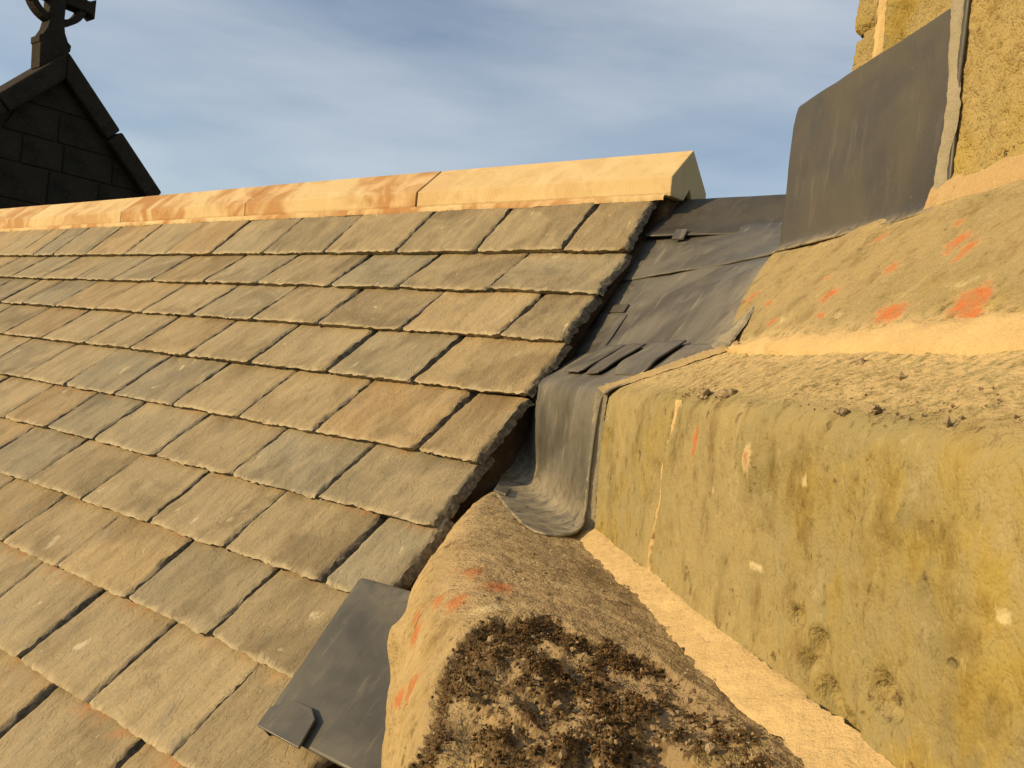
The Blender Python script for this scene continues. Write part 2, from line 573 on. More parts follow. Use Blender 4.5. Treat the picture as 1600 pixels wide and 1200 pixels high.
def make_slate(x0, x1, s0, L, row, verge):
    global slate_no
    fall = -T * 0.97 / GAUGE if row else 0.065      # the top course is packed up under the ridge
    slate_no += 1
    sd = slate_no * 7 + 3
    r = random.Random(sd)
    dist = math.hypot((x0 + x1) / 2, 1.6)
    cell = 0.008 if dist < 2.4 else (0.012 if dist < 3.4 else 0.02)
    fine = np.array([0, 0.0025, 0.0055, 0.0095]) if dist < 3.4 else np.array([0, 0.004, 0.009])
    t = T + r.uniform(-0.002, 0.004)
    gap = r.uniform(0.008, 0.019)
    W = x1 - x0 - (0 if verge else gap)
    us = spacing(W, cell, fine)
    vv = np.concatenate([fine, np.linspace(fine[-1] + cell * 0.5, L, max(6, int(L / cell)))])
    U, Vv = np.meshgrid(us, vv, indexing='ij')
    k = U / W
    eL = 0.0050 * n1(vv, 14, sd, 3) + 0.0032 * n1(vv, 75, sd + 1, 3)
    amp = 1.2 if verge else 1.0
    eR = amp * (0.0070 * n1(vv, 17, sd + 2, 3) + 0.0066 * n1(vv, 62, sd + 3, 3))
    skew = r.uniform(-0.009, 0.009)
    vskew = -0.103 * L if verge else 0.0
    X = x0 + U + eL[None, :] * (1 - k) + eR[None, :] * k + skew * Vv / L * (1 - k if verge else 1.0) + vskew * k * Vv / L
    tail = 0.0048 * n1(us, 11, sd + 4, 2) + 0.0040 * n1(us, 95, sd + 5, 3)
    corner = 0.010 * r.random() * np.clip(1 - (W - us) / 0.02, 0, 1) ** 2 + 0.008 * r.random() * np.clip(1 - us / 0.018, 0, 1) ** 2
    S = s0 + Vv + (tail + corner)[:, None] * (1 - Vv / L) ** 3
    pn = np.stack([X, S, np.full_like(X, sd * 0.37)], -1)
    relief = 0.0034 * fbm(pn * np.array([7, 5, 1]), 3, sd) + 0.0022 * fbm(pn * np.array([46, 26, 1]), 3, sd + 9)
    tilt = r.uniform(-0.0025, 0.0025)
    lift = r.uniform(0.0, 0.0025)
    # worn, spalled edges
    dR = W - U
    dL = U
    wR = 0.003 + 0.007 * np.clip(n1(vv, 34, sd + 6, 3) + 0.35, 0, 1)[None, :]
    wT = 0.003 + 0.011 * np.clip(n1(us, 60, sd + 7, 3) + 0.25, 0, 1)[:, None]
    dropR = (0.0015 + 0.0085 * np.clip(n1(vv, 60, sd + 8, 3) + 0.2, 0, 1))[None, :] * np.clip(1 - dR / wR, 0, 1)
    dropL = 0.0015 * np.clip(1 - dL / 0.004, 0, 1)
    dropT = (0.0012 + 0.0075 * np.clip(n1(us, 75, sd + 10, 3) + 0.15, 0, 1))[:, None] * np.clip(1 - Vv / wT, 0, 1)
    drop = np.minimum(dropR + dropL + dropT, t * 0.7)
    Wd = fall * Vv + lift + relief + tilt * (k - 0.5) - drop
    edge = np.clip(np.clip(1 - Vv / (wT * 2.2), 0, 1) + 0.5 * np.clip(1 - dR / (wR * 1.5), 0, 1), 0, 1)
    rust = np.clip(1 - np.abs(Vv - GAUGE) / 0.035, 0, 1) * (0.9 if row >= 5 else 0.15) * (0.25 + 0.75 * (n1(us, 9, sd + 11, 2) > 0.12))[:, None]
    nu, nv = X.shape
    top = plane_pt(X, S, Wd).reshape(-1, 3)
    idx = np.arange(nu * nv).reshape(nu, nv)
    ring = np.concatenate([idx[:, 0], idx[-1, 1:], idx[-2::-1, -1], idx[0, -2:0:-1]])
    out = np.concatenate([np.tile([[0, -1]], (nu, 1)), np.tile([[1, 0]], (nv - 1, 1)), np.tile([[0, 1]], (nu - 1, 1)), np.tile([[-1, 0]], (nv - 2, 1))]).astype(float)
    rp = top[ring]
    nr = len(ring)
    base_w = (fall * Vv + lift).reshape(-1)[ring]
    rw = Wd.reshape(-1)[ring]
    is_tail = out[:, 1] < -0.5
    is_right = out[:, 0] > 0.5
    vg = 2.0 if verge else 1.0
    rings = [rp]                       # a second copy of the rim keeps the arris sharp
    for lev, (q, j) in enumerate(((0.35, 0.0034), (0.7, 0.0040), (1.0, 0.0030))):
        # the tail is undercut; the right side is hacked back so that it spreads downwards
        bias = np.where(is_tail, -0.010 * q, np.where(is_right, 0.0085 * q * (1.3 if verge else 1.0), 0.0))
        o_ = vg * j * fbm(rp * np.array([70, 70, 70]) + lev * 5.1, 3, sd + 20 + lev) + bias
        dw = (base_w - t * q) - rw
        dw = np.minimum(dw, -0.0008 * (lev + 1)) + np.where(is_right & (lev < 2), 0.0024 * fbm(rp * 55, 2, sd + 31 + lev), 0)
        rings.append(rp + EN * dw[:, None] + EX * (out[:, 0] * o_)[:, None] + EV * (out[:, 1] * o_)[:, None])
    V = np.concatenate([top] + rings)
    n0 = nu * nv
    F = [grid_faces(nu, nv)]
    for lev in range(3):
        a_ = n0 + lev * nr + np.arange(nr)
        b_ = a_ + nr
        F.append(np.stack([a_, b_, np.roll(b_, -1), np.roll(a_, -1)], -1))
    tl = np.tile(is_tail, 4)
    side = np.concatenate([np.zeros(n0), np.where(tl, 0.35, 0.85)])
    e2 = np.concatenate([edge.reshape(-1), np.where(tl, 0.4, 0.1)])
    r2 = np.concatenate([rust.reshape(-1), np.zeros(nr * 4)])
    o = mesh_obj('slate', V, F, M_SLATE, roof, True, {'edge': e2, 'side': side, 'rust': r2})
    c = list(r.choice(TONES))
    f = r.uniform(0.76, 1.05)
    o.color = (c[0] * f * 1.01, c[1] * f * 0.985, c[2] * f * 0.93, 1)
    return o


def verge_x(s_):
    return -1.165 + (1.709 - s_) * 0.103


for ri, (s0, js) in enumerate(ROWS):
    xs = list(js)
    if ri < 8:
        xs[-1] = verge_x(s0) + 0.006 * math.sin(ri * 2.4)
    left_end = -6.9
    rr = random.Random(100 + ri)
    while xs[0] > left_end:
        xs.insert(0, xs[0] - rr.uniform(0.26, 0.35))
    for q in range(len(xs) - 1):
        # only what the place can show: the lowest courses stop a little past the frame
        if ri >= 7 and xs[q + 1] < -3.2:
            continue
        last = q == len(xs) - 2
        make_slate(xs[q], xs[q + 1], s0, 0.275 if ri == 0 else (0.222 if last else 0.245), ri, last)

# boarding under the slates, and the far slope
bd = np.array([plane_pt(np.array(x), np.array(s), np.array(-0.047)) for x, s in ((-7.4, -0.9), (-1.02, -0.9), (-1.18, 2.02), (-7.4, 2.02))])
V, F = prism(bd, 0, -0.02, EN)
mesh_obj('roof_boarding', V, F, M_BROWN, roof, False)
V, F = prism(np.array([[-7.4, 2.24, 0.62], [-1.15, 2.24, 0.62], [-1.15, 5.4, -2.1], [-7.4, 5.4, -2.1]], float), 0, -0.05, ZV)
mesh_obj('far_slope', V, F, M_BROWN, roof, False)

# mortar closing the verge under the slates
ss = np.arange(-0.45, 1.99, 0.006)
vx = verge_x(ss) - 0.010
ww = np.linspace(-0.032, -0.215, 26)
SS, WW = np.meshgrid(ss, ww, indexing='ij')
WW = WW + 0.034 * sstep(1.72, 1.93, SS) * (WW - ww[-1]) / (ww[0] - ww[-1])
XX = vx[:, None] - 0.022 + 0.012 * (WW + 0.03) / -0.1 + 0.007 * fbm(np.stack([SS * 16, WW * 30, SS * 0], -1), 4, 77) + 0.003 * fbm(np.stack([SS * 90, WW * 90, SS * 0], -1), 3, 78)
grid_obj('verge_mortar', plane_pt(XX, SS, WW), M_BROWN, roof)

# sandstone ridge: sawn stones with a pitched top and a square lower face
# mortar bed under the ridge
xs = np.arange(-7.0, -1.150, 0.008)
q = np.linspace(0, 1, 9)
XX, QQ = np.meshgrid(xs, q, indexing='ij')
lowS = 1.942 + 0.007 * n1(xs, 9, 61, 3) + 0.004 * n1(xs, 70, 62, 3)
y0 = (EV[1] * lowS + EN[1] * (0.0165 - 1.0))
z0 = (EV[2] * lowS + EN[2] * (0.0165 - 1.0))
YY = y0[:, None] * (1 - QQ) + 2.1195 * QQ
ZZ = z0[:, None] * (1 - QQ) + 0.5525 * QQ + 0.002 * np.sin(QQ * math.pi)
YY -= 0.004 * np.sin(QQ * math.pi)
PP = np.stack([XX, YY, ZZ], -1)
PP += 0.0025 * fbm(PP * 60, 3, 63)[..., None] * np.array([0, -.7, .7])
ridge = grid_obj('ridge', PP, M_RIDGE, roof)      # the bed; the stones and joints are its pieces
RX = [-1.135, -2.11, -3.09, -4.09, -5.08, -6.07, -7.05]
prof = np.array([[2.123, 0.547], [2.120, 0.556], [2.120, 0.602], [2.232, 0.704], [2.343, 0.602], [2.341, 0.550], [2.26, 0.55], [2.232, 0.59], [2.20, 0.55]])
for a, b in zip(RX[:-1], RX[1:]):
    dz = rnd.uniform(-0.003, 0.003)
    poly = np.stack([np.zeros(len(prof)), prof[:, 0] + rnd.uniform(-.003, .003), prof[:, 1] + dz], -1)
    V, F = prism(poly, a - 0.002, b + 0.003, EX)
    o = rough_solid('ridge_stone', V, F, M_RIDGE, ridge, 0.0025)
    st_ = {-1.135: 0.22, -2.11: 0.85, -3.09: 0.95, -4.09: 0.55}.get(a, 0.8)
    o.color = (st_, st_, st_, 1)
    o.rotation_euler = (rnd.uniform(-0.004, 0.004), rnd.uniform(-0.002, 0.002), rnd.uniform(-0.003, 0.003))
# mortar joints between ridge stones, a little recessed
for a in RX[1:-1]:
    poly = np.stack([np.zeros(len(prof)), 2.232 + (prof[:, 0] - 2.232) * 0.965, 0.60 + (prof[:, 1] - 0.60) * 0.965 - 0.0015], -1)
    V, F = prism(poly, a - 0.006, a + 0.006, EX)
    rough_solid('ridge_joint', V, F, M_BROWN, ridge, 0)
# end of the bed, dark under the first ridge stone
V, F = prism(np.array([[0, 2.15, 0.46], [0, 2.146, 0.552], [0, 2.20, 0.57], [0, 2.232, 0.605], [0, 2.262, 0.57], [0, 2.335, 0.57], [0, 2.335, 0.48]]), -1.158, -1.30, EX)
rough_solid('ridge_mortar', V, F, M_BROWN, ridge, 0)

# ------------------------------------------------------------------ tower
tower = thing('stone_tower', 'yellow lichened stone tower with stepped offsets beside the slate roof', 'tower', (0.2, 1.4, -0.6))


def smz(s, m, z):
    s = np.asarray(s, float)
    return D3 * s[..., None] + MV * np.asarray(m, float)[..., None] + ZV * np.asarray(z, float)[..., None]


def resample(pts, step, rounds=2):
    pts = np.asarray(pts, float)
    seg = np.linalg.norm(np.diff(pts, axis=0), axis=1)
    cum = np.concatenate([[0], np.cumsum(seg)])
    n = max(3, int(cum[-1] / step) + 1)
    t = np.linspace(0, cum[-1], n)
    q = np.stack([np.interp(t, cum, pts[:, 0]), np.interp(t, cum, pts[:, 1])], -1)
    for _ in range(rounds):
        q[1:-1] = 0.25 * q[:-2] + 0.5 * q[1:-1] + 0.25 * q[2:]
    d = np.gradient(q, axis=0)
    d /= np.linalg.norm(d, axis=1)[:, None] + 1e-9
    nrm = np.stack([d[:, 1], -d[:, 0]], -1)
    return q, nrm


def spot(S, Mm, Z, spots, grow=1.0):
    """soft mask of elongated patches: (s, m, z, radius along s, radius across)"""
    r = np.zeros_like(S)
    for (a, b, c, ra, rb) in spots:
        d = np.sqrt(((S - a) / (ra * grow)) ** 2 + (((Z - c) ** 2 + (Mm - b) ** 2)) / (rb * grow) ** 2)
        r = np.maximum(r, np.clip(1.25 - d * 0.75, 0, 1))
    return r


def extruded_stone(name, prof, s_lo, s_hi, mat, amp, seed, step=0.006, freq=9.0, rounds=3, masks=None, extra=None, fine=0.25, edge_r=0.012, nsign=1.0):
    q, nr = resample(prof, step, rounds)
    nr = nr * nsign
    if callable(s_lo):
        lo = s_lo(q[:, 0], q[:, 1])
    else:
        lo = np.full(len(q), s_lo)
    if callable(s_hi):
        hi = s_hi(q[:, 0], q[:, 1])
    else:
        hi = np.full(len(q), s_hi)
    L = float(np.max(hi - lo))
    n = max(6, int(L / step))
    e = np.array([0, 0.002, 0.005, 0.009]) / L
    k = np.concatenate([e, np.linspace(0.013 / L, 1 - 0.013 / L, n), (1 - e)[::-1]])
    S = lo[None, :] + (hi - lo)[None, :] * k[:, None]
    Mq = np.broadcast_to(q[:, 0], S.shape).copy()
    Zq = np.broadcast_to(q[:, 1], S.shape).copy()
    base = smz(S, Mq, Zq)
    d = amp * fbm(base * freq, 4, seed) + amp * fine * fbm(base * freq * 9, 3, seed + 5)
    ds = np.minimum(k[:, None] * L, (1 - k[:, None]) * L)
    d = d - edge_r * np.clip(1 - ds / edge_r, 0, 1) ** 2
    if extra is not None:
        d = d + extra(S, Mq, Zq)
    Mq += d * nr[:, 0]
    Zq += d * nr[:, 1]
    attrs = {a: np.zeros(S.shape) for a in ('lichen', 'pale', 'moss', 'dust', 'yellow')}
    if masks:
        attrs.update(masks(S, Mq, Zq))
    P = smz(S, Mq, Zq)
    nu, nv = S.shape
    # close the ends inwards
    cap0 = P[0] + MV * -0.03 + D3 * 0.0
    cap1 = P[-1] + MV * -0.03
    V = np.concatenate([P.reshape(-1, 3), cap0, cap1])
    n0 = nu * nv
    i0 = np.arange(nv)
    F = [grid_faces(nu, nv),
         np.stack([i0[:-1], i0[1:], n0 + i0[1:], n0 + i0[:-1]], -1),
         np.stack([(nu - 1) * nv + i0[1:], (nu - 1) * nv + i0[:-1], n0 + nv + i0[:-1], n0 + nv + i0[1:]], -1)]
    at = {a: np.concatenate([v.reshape(-1), np.zeros(2 * nv)]) for a, v in attrs.items()}
    return mesh_obj(name, V, F, mat, tower, True, at, center=True)


FACE = -0.321
BLOCK_PROF = [(-0.321, -0.32), (-0.321, -0.03), (-0.3225, -0.013), (-0.330, -0.002), (-0.345, 0.008), (-0.40, 0.042), (-0.455, 0.077), (-0.48, 0.085)]
F_LICH = [(0.877, FACE, -0.048, 0.006, 0.017), (0.733, FACE, -0.050, 0.006, 0.008)]
F_PALE = [(0.733, FACE, -0.050, 0.011, 0.014), (0.401, FACE, -0.096, 0.006, 0.006), (0.81, FACE, -0.09, 0.004, 0.004), (0.63, FACE, -0.055, 0.005, 0.006), (0.70, FACE, -0.14, 0.014, 0.004)]
PITS = [(0.585, FACE, -0.171, 0.014, 0.011), (0.497, FACE, -0.175, 0.017, 0.013), (0.562, FACE, -0.201, 0.016, 0.012), (0.623, FACE, -0.161, 0.012, 0.006), (0.533, FACE, -0.208, 0.01, 0.008), (0.60, FACE, -0.19, 0.007, 0.010)]


def joint_s(m, z):
    zz = np.clip(z, -0.3, 0.0)
    return 0.957 - 0.20 * (zz + 0.009) + 0.004 * np.sin(zz * 60) + np.clip((-0.33 - m), 0, 1) * 0.6


def block_masks(S, Mm, Z):
    p = smz(S, Mm, Z)
    nz = fbm(p * 14, 3, 301)
    yel = sstep(0.80, 0.42, S + 0.16 * nz) * sstep(0.01, -0.03, Z) * (0.35 + 0.65 * sstep(-0.1, 0.3, nz))
    dust = np.clip(sstep(-0.16, -0.215, Z + 0.02 * nz) * 0.0 + sstep(-0.33, -0.355, Mm) * 0.75 + sstep(-0.395, -0.42, Mm) * 0.5, 0, 1)
    moss = spot(S, Mm, Z, PITS) * 0.95  # darkens the pits through the moss mask
    moss = np.maximum(moss, 0.40 * sstep(0.012, 0.0, np.abs(Z + 0.002 - 0.0015 * nz)) * sstep(0.1, 0.35, nz))
    return {'lichen': spot(S, Mm, Z, F_LICH, 1.2) * 1.1, 'pale': spot(S, Mm, Z, F_PALE), 'moss': moss, 'dust': dust, 'yellow': yel}


def block_extra(S, Mm, Z):
    return -0.014 * sstep(0.2, 0.75, spot(S, Mm, Z, PITS)) + 0.003 * spot(S, Mm, Z, F_PALE[:1])


o = extruded_stone('ashlar_block', BLOCK_PROF, lambda m, z: joint_s(m, z) + 0.002, 1.302, M_BLOCK, 0.0035, 21, 0.0045, 10, 3, block_masks, block_extra, 0.3, 0.006)
o = extruded_stone('ashlar_block', BLOCK_PROF, -0.25, lambda m, z: joint_s(m, z) - 0.002, M_BLOCK, 0.0055, 31, 0.0045, 9, 3, block_masks, block_extra, 0.3, 0.006)


def ribbon(name, a_pts, b_pts, n_along, n_across, bulge, axis, mat, parent, seed, ragged=0.004, rag_f=45, rough=0.0016, solid=0.0, rag_b=None):
    """strip of mortar between two 3D curves, ragged at both edges, bulging along axis"""
    a = np.asarray(a_pts, float)
    b = np.asarray(b_pts, float)
    t = np.linspace(0, 1, n_along)

    def res(p):
        seg = np.concatenate([[0], np.cumsum(np.linalg.norm(np.diff(p, axis=0), axis=1))])
        return np.stack([np.interp(t * seg[-1], seg, p[:, i]) for i in range(3)], -1)
    A, B = res(a), res(b)
    ln = np.concatenate([[0], np.cumsum(np.linalg.norm(np.diff(A, axis=0), axis=1))])
    d = B - A
    d /= np.linalg.norm(d, axis=1)[:, None] + 1e-9
    rb = ragged if rag_b is None else rag_b
    A = A + d * (ragged * (n1(ln, rag_f, seed, 3) + 0.5 * n1(ln, rag_f * 4, seed + 1, 2)))[:, None]
    B = B + d * (rb * (n1(ln, rag_f, seed + 2, 3) + 0.5 * n1(ln, rag_f * 4, seed + 3, 2)))[:, None]
    k = np.linspace(0, 1, n_across)
    P = A[:, None, :] * (1 - k)[None, :, None] + B[:, None, :] * k[None, :, None]
    ax = np.asarray(axis, float)
    prof_ = (np.sin(k * math.pi) ** 0.5)
    P = P + ax * ((bulge + 0) * prof_)[None, :, None]
    P = P + ax * (rough * fbm(P * 130, 3, seed + 7) + 2.2 * rough * fbm(P * 30, 3, seed + 8))[..., None] * (prof_ > 0.02)[None, :, None]
    return grid_obj(name, P, mat, parent)


# the flush mortar line between the two blocks
zz = np.linspace(-0.005, -0.25, 14)
js_ = joint_s(np.full(14, FACE), zz)
wd = np.interp(zz, [-0.25, -0.18, -0.10, -0.04, 0], [0.002, 0.004, 0.0055, 0.008, 0.010])
ribbon('joint_mortar', smz(js_ + wd, np.full(14, FACE - 0.004), zz), smz(js_ - wd, np.full(14, FACE - 0.004), zz), 140, 7, 0.0045, MV, M_CREAM, tower, 400, 0.0045, 70, 0.0012)

# weathering stone above the ledge
W_PROF = [(-0.40, 0.015), (-0.425, 0.052), (-0.437, 0.069), (-0.47, 0.108), (-0.515, 0.165), (-0.555, 0.214), (-0.580, 0.242), (-0.605, 0.262), (-0.65, 0.28)]


def w_edge(m, z):
    return np.interp(-m, [0.40, 0.437, 0.46, 0.515, 0.56, 0.60, 0.66], [1.125, 1.132, 1.19, 1.275, 1.32, 1.345, 1.36])


W_LICH = [(0.774, -0.532, 0.173, 0.016, 0.018), (0.744, -0.518, 0.157, 0.010, 0.018), (0.664, -0.468, 0.101, 0.020, 0.022), (0.645, -0.458, 0.09, 0.016, 0.012), (0.972, -0.564, 0.208, 0.016, 0.012),
          (0.953, -0.496, 0.133, 0.016, 0.014), (1.212, -0.512, 0.151, 0.015, 0.014), (1.17, -0.452, 0.085, 0.015, 0.009), (0.773, -0.466, 0.10, 0.030, 0.014), (1.05, -0.47, 0.104, 0.009, 0.009),
          (0.86, -0.516, 0.156, 0.012, 0.012), (1.003, -0.52, 0.16, 0.010, 0.008), (0.81, -0.553, 0.20, 0.012, 0.009), (0.93, -0.473, .108, .012, .006), (1.13, -0.50, .138, .014, .008)]
W_PALE = [(1.016, -0.473, 0.107, 0.022, 0.012), (0.70, -0.485, 0.122, 0.032, 0.012), (0.774, -0.54, 0.185, 0.022, 0.014), (0.90, -0.53, 0.172, 0.018, 0.009), (0.88, -0.47, 0.104, 0.016, 0.009)]


def weath_masks(S, Mm, Z):
    nz = fbm(smz(S, Mm, Z) * 13, 3, 351)
    dust = sstep(0.105, 0.075, Z + 0.016 * nz) + 0.45 * sstep(0.225, 0.25, Z + 0.02 * nz)
    return {'lichen': spot(S, Mm, Z, W_LICH, 1.15) * 1.05, 'pale': np.maximum(spot(S, Mm, Z, W_PALE) * 0.62, spot(S, Mm, Z, W_LICH, 1.45) * 0.75), 'dust': np.clip(dust, 0, 1)}


extruded_stone('weathering_stone', W_PROF, -0.2, w_edge, M_WEATH, 0.0055, 41, 0.005, 8, 3, weath_masks, None, 0.18, 0.02)

# cream mortar in the angle between ledge and weathering
sv_ = np.linspace(1.13, -0.2, 40)
wob = 0.006 * n1(sv_, 6, 71, 3)
wdn = np.interp(sv_, [-0.2, 0.6, 0.95, 1.13], [0.030, 0.024, 0.016, 0.004])
ribbon('angle_mortar', smz(sv_, -0.437 - wdn * 0.6 + 0.002, 0.070 + wdn * 0.72 + wob), smz(sv_, -0.437 + wdn * 0.75, 0.064 - wdn * 0.45), 520, 12, 0.006, (MV + ZV) * C45, M_CREAM, tower, 410, 0.006, 22, 0.0016)

# upper wall stones
def wall_stone(name, s0, s1, z0, z1, mface, seed, amp=0.006):
    return extruded_stone(name, [(mface, z0), (mface, z0 + 0.004), (mface, (z0 + z1) / 2), (mface, z1 - 0.004), (mface, z1)], s0, s1, M_WALL, amp, seed, 0.006, 16, 1,
                          lambda S, Mm, Z: {'yellow': 0.75 * sstep(-0.25, 0.25, fbm(smz(S, Mm, Z) * 11, 3, 777))},
                          lambda S, Mm, Z: -0.010 * np.clip(1 - np.minimum(Z - z0, z1 - Z) / 0.010, 0, 1) ** 2, 0.45, 0.010)


wall_stone('ashlar_block', -0.1, 0.934, 0.262, 0.78, -0.598, 51)
wall_stone('ashlar_block', 0.955, 1.128, 0.46, 0.86, -0.618, 52)
wall_stone('ashlar_block', 1.145, 1.212, 0.558, 0.95, -0.618, 53, 0.004)
wall_stone('ashlar_block', 1.145, 1.208, 0.30, 0.552, -0.620, 54, 0.004)
wall_stone('ashlar_block', -0.1, 0.94, 0.79, 1.3, -0.610, 55)
# body of the tower behind the facing stones, and its other visible returns
V, F = prism(smz(np.array([-0.6, 1.195, 1.195, -0.6]), np.array([-0.628, -0.628, -1.6, -1.6]), np.array([0.25, 0.25, 0.25, 0.25])), 0, 1.4, ZV)
mesh_obj('tower_core', V, F, M_WALL, tower, False)
V, F = prism(smz(np.array([-0.6, 1.255, 1.255, -0.6]), np.array([-0.36, -0.36, -1.6, -1.6]), np.array([-1.5] * 4)), 0, 1.45, ZV)
mesh_obj('tower_core', V, F, M_BLOCK, tower, False)
V, F = prism(smz(np.array([0.80, 1.318, 1.318, 0.80]), np.array([-0.62, -0.62, -1.2, -1.2]), np.array([0.0] * 4)), 0, 0.470, ZV)
mesh_obj('plinth_stone', V, F, M_WALL, tower, False)
V, F = prism(smz(np.array([-0.6, 1.10, 1.318, 1.318, -0.6]), np.array([-0.475, -0.475, -0.61, -1.2, -1.2]), np.array([-0.3] * 5)), 0, 0.36, ZV)
mesh_obj('tower_core', V, F, M_BLOCK, tower, False)
# wide cream joints of the upper wall
zz = np.linspace(0.45, 0.95, 12)
ribbon('joint_mortar', smz(np.full(12, 1.147), np.full(12, -0.622), zz), smz(np.full(12, 1.125), np.full(12, -0.622), zz), 130, 6, 0.006, MV, M_CREAM, tower, 420, 0.003, 40)
zz = np.linspace(0.47, 0.95, 12)
ribbon('joint_mortar', smz(np.full(12, 0.962), np.full(12, -0.620), zz), smz(np.full(12, 0.938), np.full(12, -0.620), zz), 130, 6, 0.006, MV, M_CREAM, tower, 425, 0.003, 40)
# pinkish bed under the upper wall
sv_ = np.linspace(0.93, -0.1, 30)
ribbon('bed_mortar', smz(sv_, np.full(30, -0.600), np.full(30, 0.280)), smz(sv_, np.full(30, -0.586), 0.241 + np.linspace(0, 0.008, 30)), 420, 12, 0.003, MV, M_PINK, tower, 430, 0.010, 24, 0.0016)

# ------------------------------------------------------------------ crumbling coping stone at the foot of the tower
coping = thing('coping_stone', 'rounded crumbling sandstone coping with red lichen and dark moss on its broken end', 'stone', (-0.55, 0.75, -0.8))


def m_edge(s):
    return np.interp(s, [0.2, 1.05, 1.2, 1.37, 1.55, 1.72, 1.95], [-0.027, -0.029, -0.046, -0.084, -0.128, -0.175, -0.25])


def s_break(m):
    return np.interp(m, [-0.32, -0.285, -0.248, -0.167, -0.10, -0.069, -0.045, -0.02], [0.40, 0.55, 0.74, 0.815, 0.80, 0.755, 0.62, 0.50])


def cope_top(m):
    # nearly level, a little dished against the block
    return -0.236 + 0.010 * np.sin(np.clip((m + 0.32) / 0.26, 0, 1) * math.pi)


s_arr = np.concatenate([np.arange(0.18, 0.98, 0.0032), np.arange(0.98, 1.86, 0.007)])
ktop = np.linspace(0, 1, 96)
karc = np.linspace(0, 1, 34)[1:]
kside = np.linspace(0, 1, 40)[1:]
S_all, M_all, Z_all, NM, NZ = [], [], [], [], []
RM0, RZ0 = 0.105, 0.135
for s in s_arr:
    me = float(m_edge(np.array(s)))
    RM = RM0 * float(np.interp(s, [1.1, 1.6], [1, 0.5]))
    RZ = RZ0 * float(np.interp(s, [1.1, 1.6], [1, 0.7]))
    ma = me - RM
    mt = -0.345 + (ma + 0.345) * ktop
    zt = cope_top(mt)
    z_a = zt[-1]
    th = karc * math.pi / 2
    mr = ma + RM * np.sin(th)
    zr = z_a - RZ * (1 - np.cos(th))
    ms = np.full(len(kside), me) + 0.010 * kside
    zs = zr[-1] - 0.42 * kside
    M_all.append(np.concatenate([mt, mr, ms]))
    Z_all.append(np.concatenate([zt, zr, zs]))
    NM.append(np.concatenate([np.zeros(len(mt)), np.sin(th), np.ones(len(ms))]))
    NZ.append(np.concatenate([np.ones(len(mt)), np.cos(th), np.zeros(len(ms))]))
Mg = np.array(M_all)
Zg = np.array(Z_all)
NM = np.array(NM)
NZ = np.array(NZ)
Sg = np.broadcast_to(s_arr[:, None], Mg.shape).copy()
B0 = smz(Sg, Mg, Zg)
disp = 0.007 * fbm(B0 * 9, 4, 501) + 0.0024 * fbm(B0 * 50, 4, 502)
nzb = fbm(B0 * 22, 4, 503)
dip = s_break(Mg) + 0.030 * nzb - Sg
brk = sstep(0.0, 0.022, dip)
brk_deep = sstep(0.04, 0.13, dip) * sstep(-0.235, -0.18, Mg)
crag = fbm(B0 * 17, 4, 505)
crag2 = fbm(B0 * 48, 4, 506)
ter = np.round((crag + 0.4 * nzb) * 3.0) / 3.0
disp -= brk * sstep(-0.275, -0.235, Mg) * (0.010 + 0.004 * nzb)
disp += brk_deep * (-0.010 + 0.010 * ter + 0.012 * crag + 0.010 * crag2)
disp += brk * (0.0060 * crag2 + 0.0040 * fbm(B0 * 120, 3, 507))
# ragged knobs on the outer edge
disp += 0.012 * np.clip(spot(Sg, Mg, Zg, [(1.05, -0.032, -0.33, 0.022, 0.03), (0.62, -0.03, -0.30, 0.03, 0.03)]), 0, 1)
disp += sstep(0.3, 1.0, NM) * (0.006 * fbm(B0 * 20, 3, 510) - 0.002)
Mg2 = Mg + disp * NM
Zg2 = Zg + disp * NZ
C_LICH = [(0.905, -0.091, -0.25, 0.03, 0.016), (0.96, -0.075, -0.26, 0.026, 0.012), (0.94, -0.050, -0.29, 0.026, 0.016), (1.0, -0.115, -0.24, 0.026, 0.014), (0.93, -0.135, -0.236, 0.03, 0.020), (0.99, -0.055, -0.285, 0.022, 0.012), (0.81, -0.045, -0.30, 0.02, 0.016), (1.04, -0.10, -0.25, .018, .012), (0.86, -0.035, -0.33, .014, .014)]
lich = spot(Sg, Mg, Zg, C_LICH, 1.2) * 1.0
pale = spot(Sg, Mg, Zg, [(0.845, -0.115, -0.235, 0.016, 0.02), (0.60, -0.165, -0.25, 0.012, 0.012), (0.71, -0.08, -0.25, .012, .014)])
rim = np.exp(-((dip - 0.022) / 0.022) ** 2) * sstep(-0.275, -0.22, Mg)
moss = np.clip(0.80 * rim + brk * sstep(-0.30, -0.24, Mg) * (0.50 + 1.0 * crag2 + 0.5 * crag), 0, 1)
moss = np.maximum(moss, 0.30 * sstep(0.05, 0.4, fbm(B0 * np.array([11, 11, 11]), 4, 509)) * (NZ > 0.6) * sstep(1.35, 1.1, Sg))
moss = np.maximum(moss, 0.55 * brk_deep * sstep(-0.05, -0.35, ter))
dust = np.clip(sstep(-0.27, -0.31, Mg + 0.015 * nzb) * 0.9 + 0.35 * sstep(0.6, 1.0, NM) + 0.3 * sstep(1.0, 1.2, Sg), 0, 1) * (1 - 0.7 * moss)
grid_obj('stone_body', smz(Sg, Mg2, Zg2), M_COPE, coping, {'lichen': lich, 'pale': pale, 'moss': moss, 'dust': dust, 'yellow': 0.5 * sstep(0.3, 0.9, NM)})

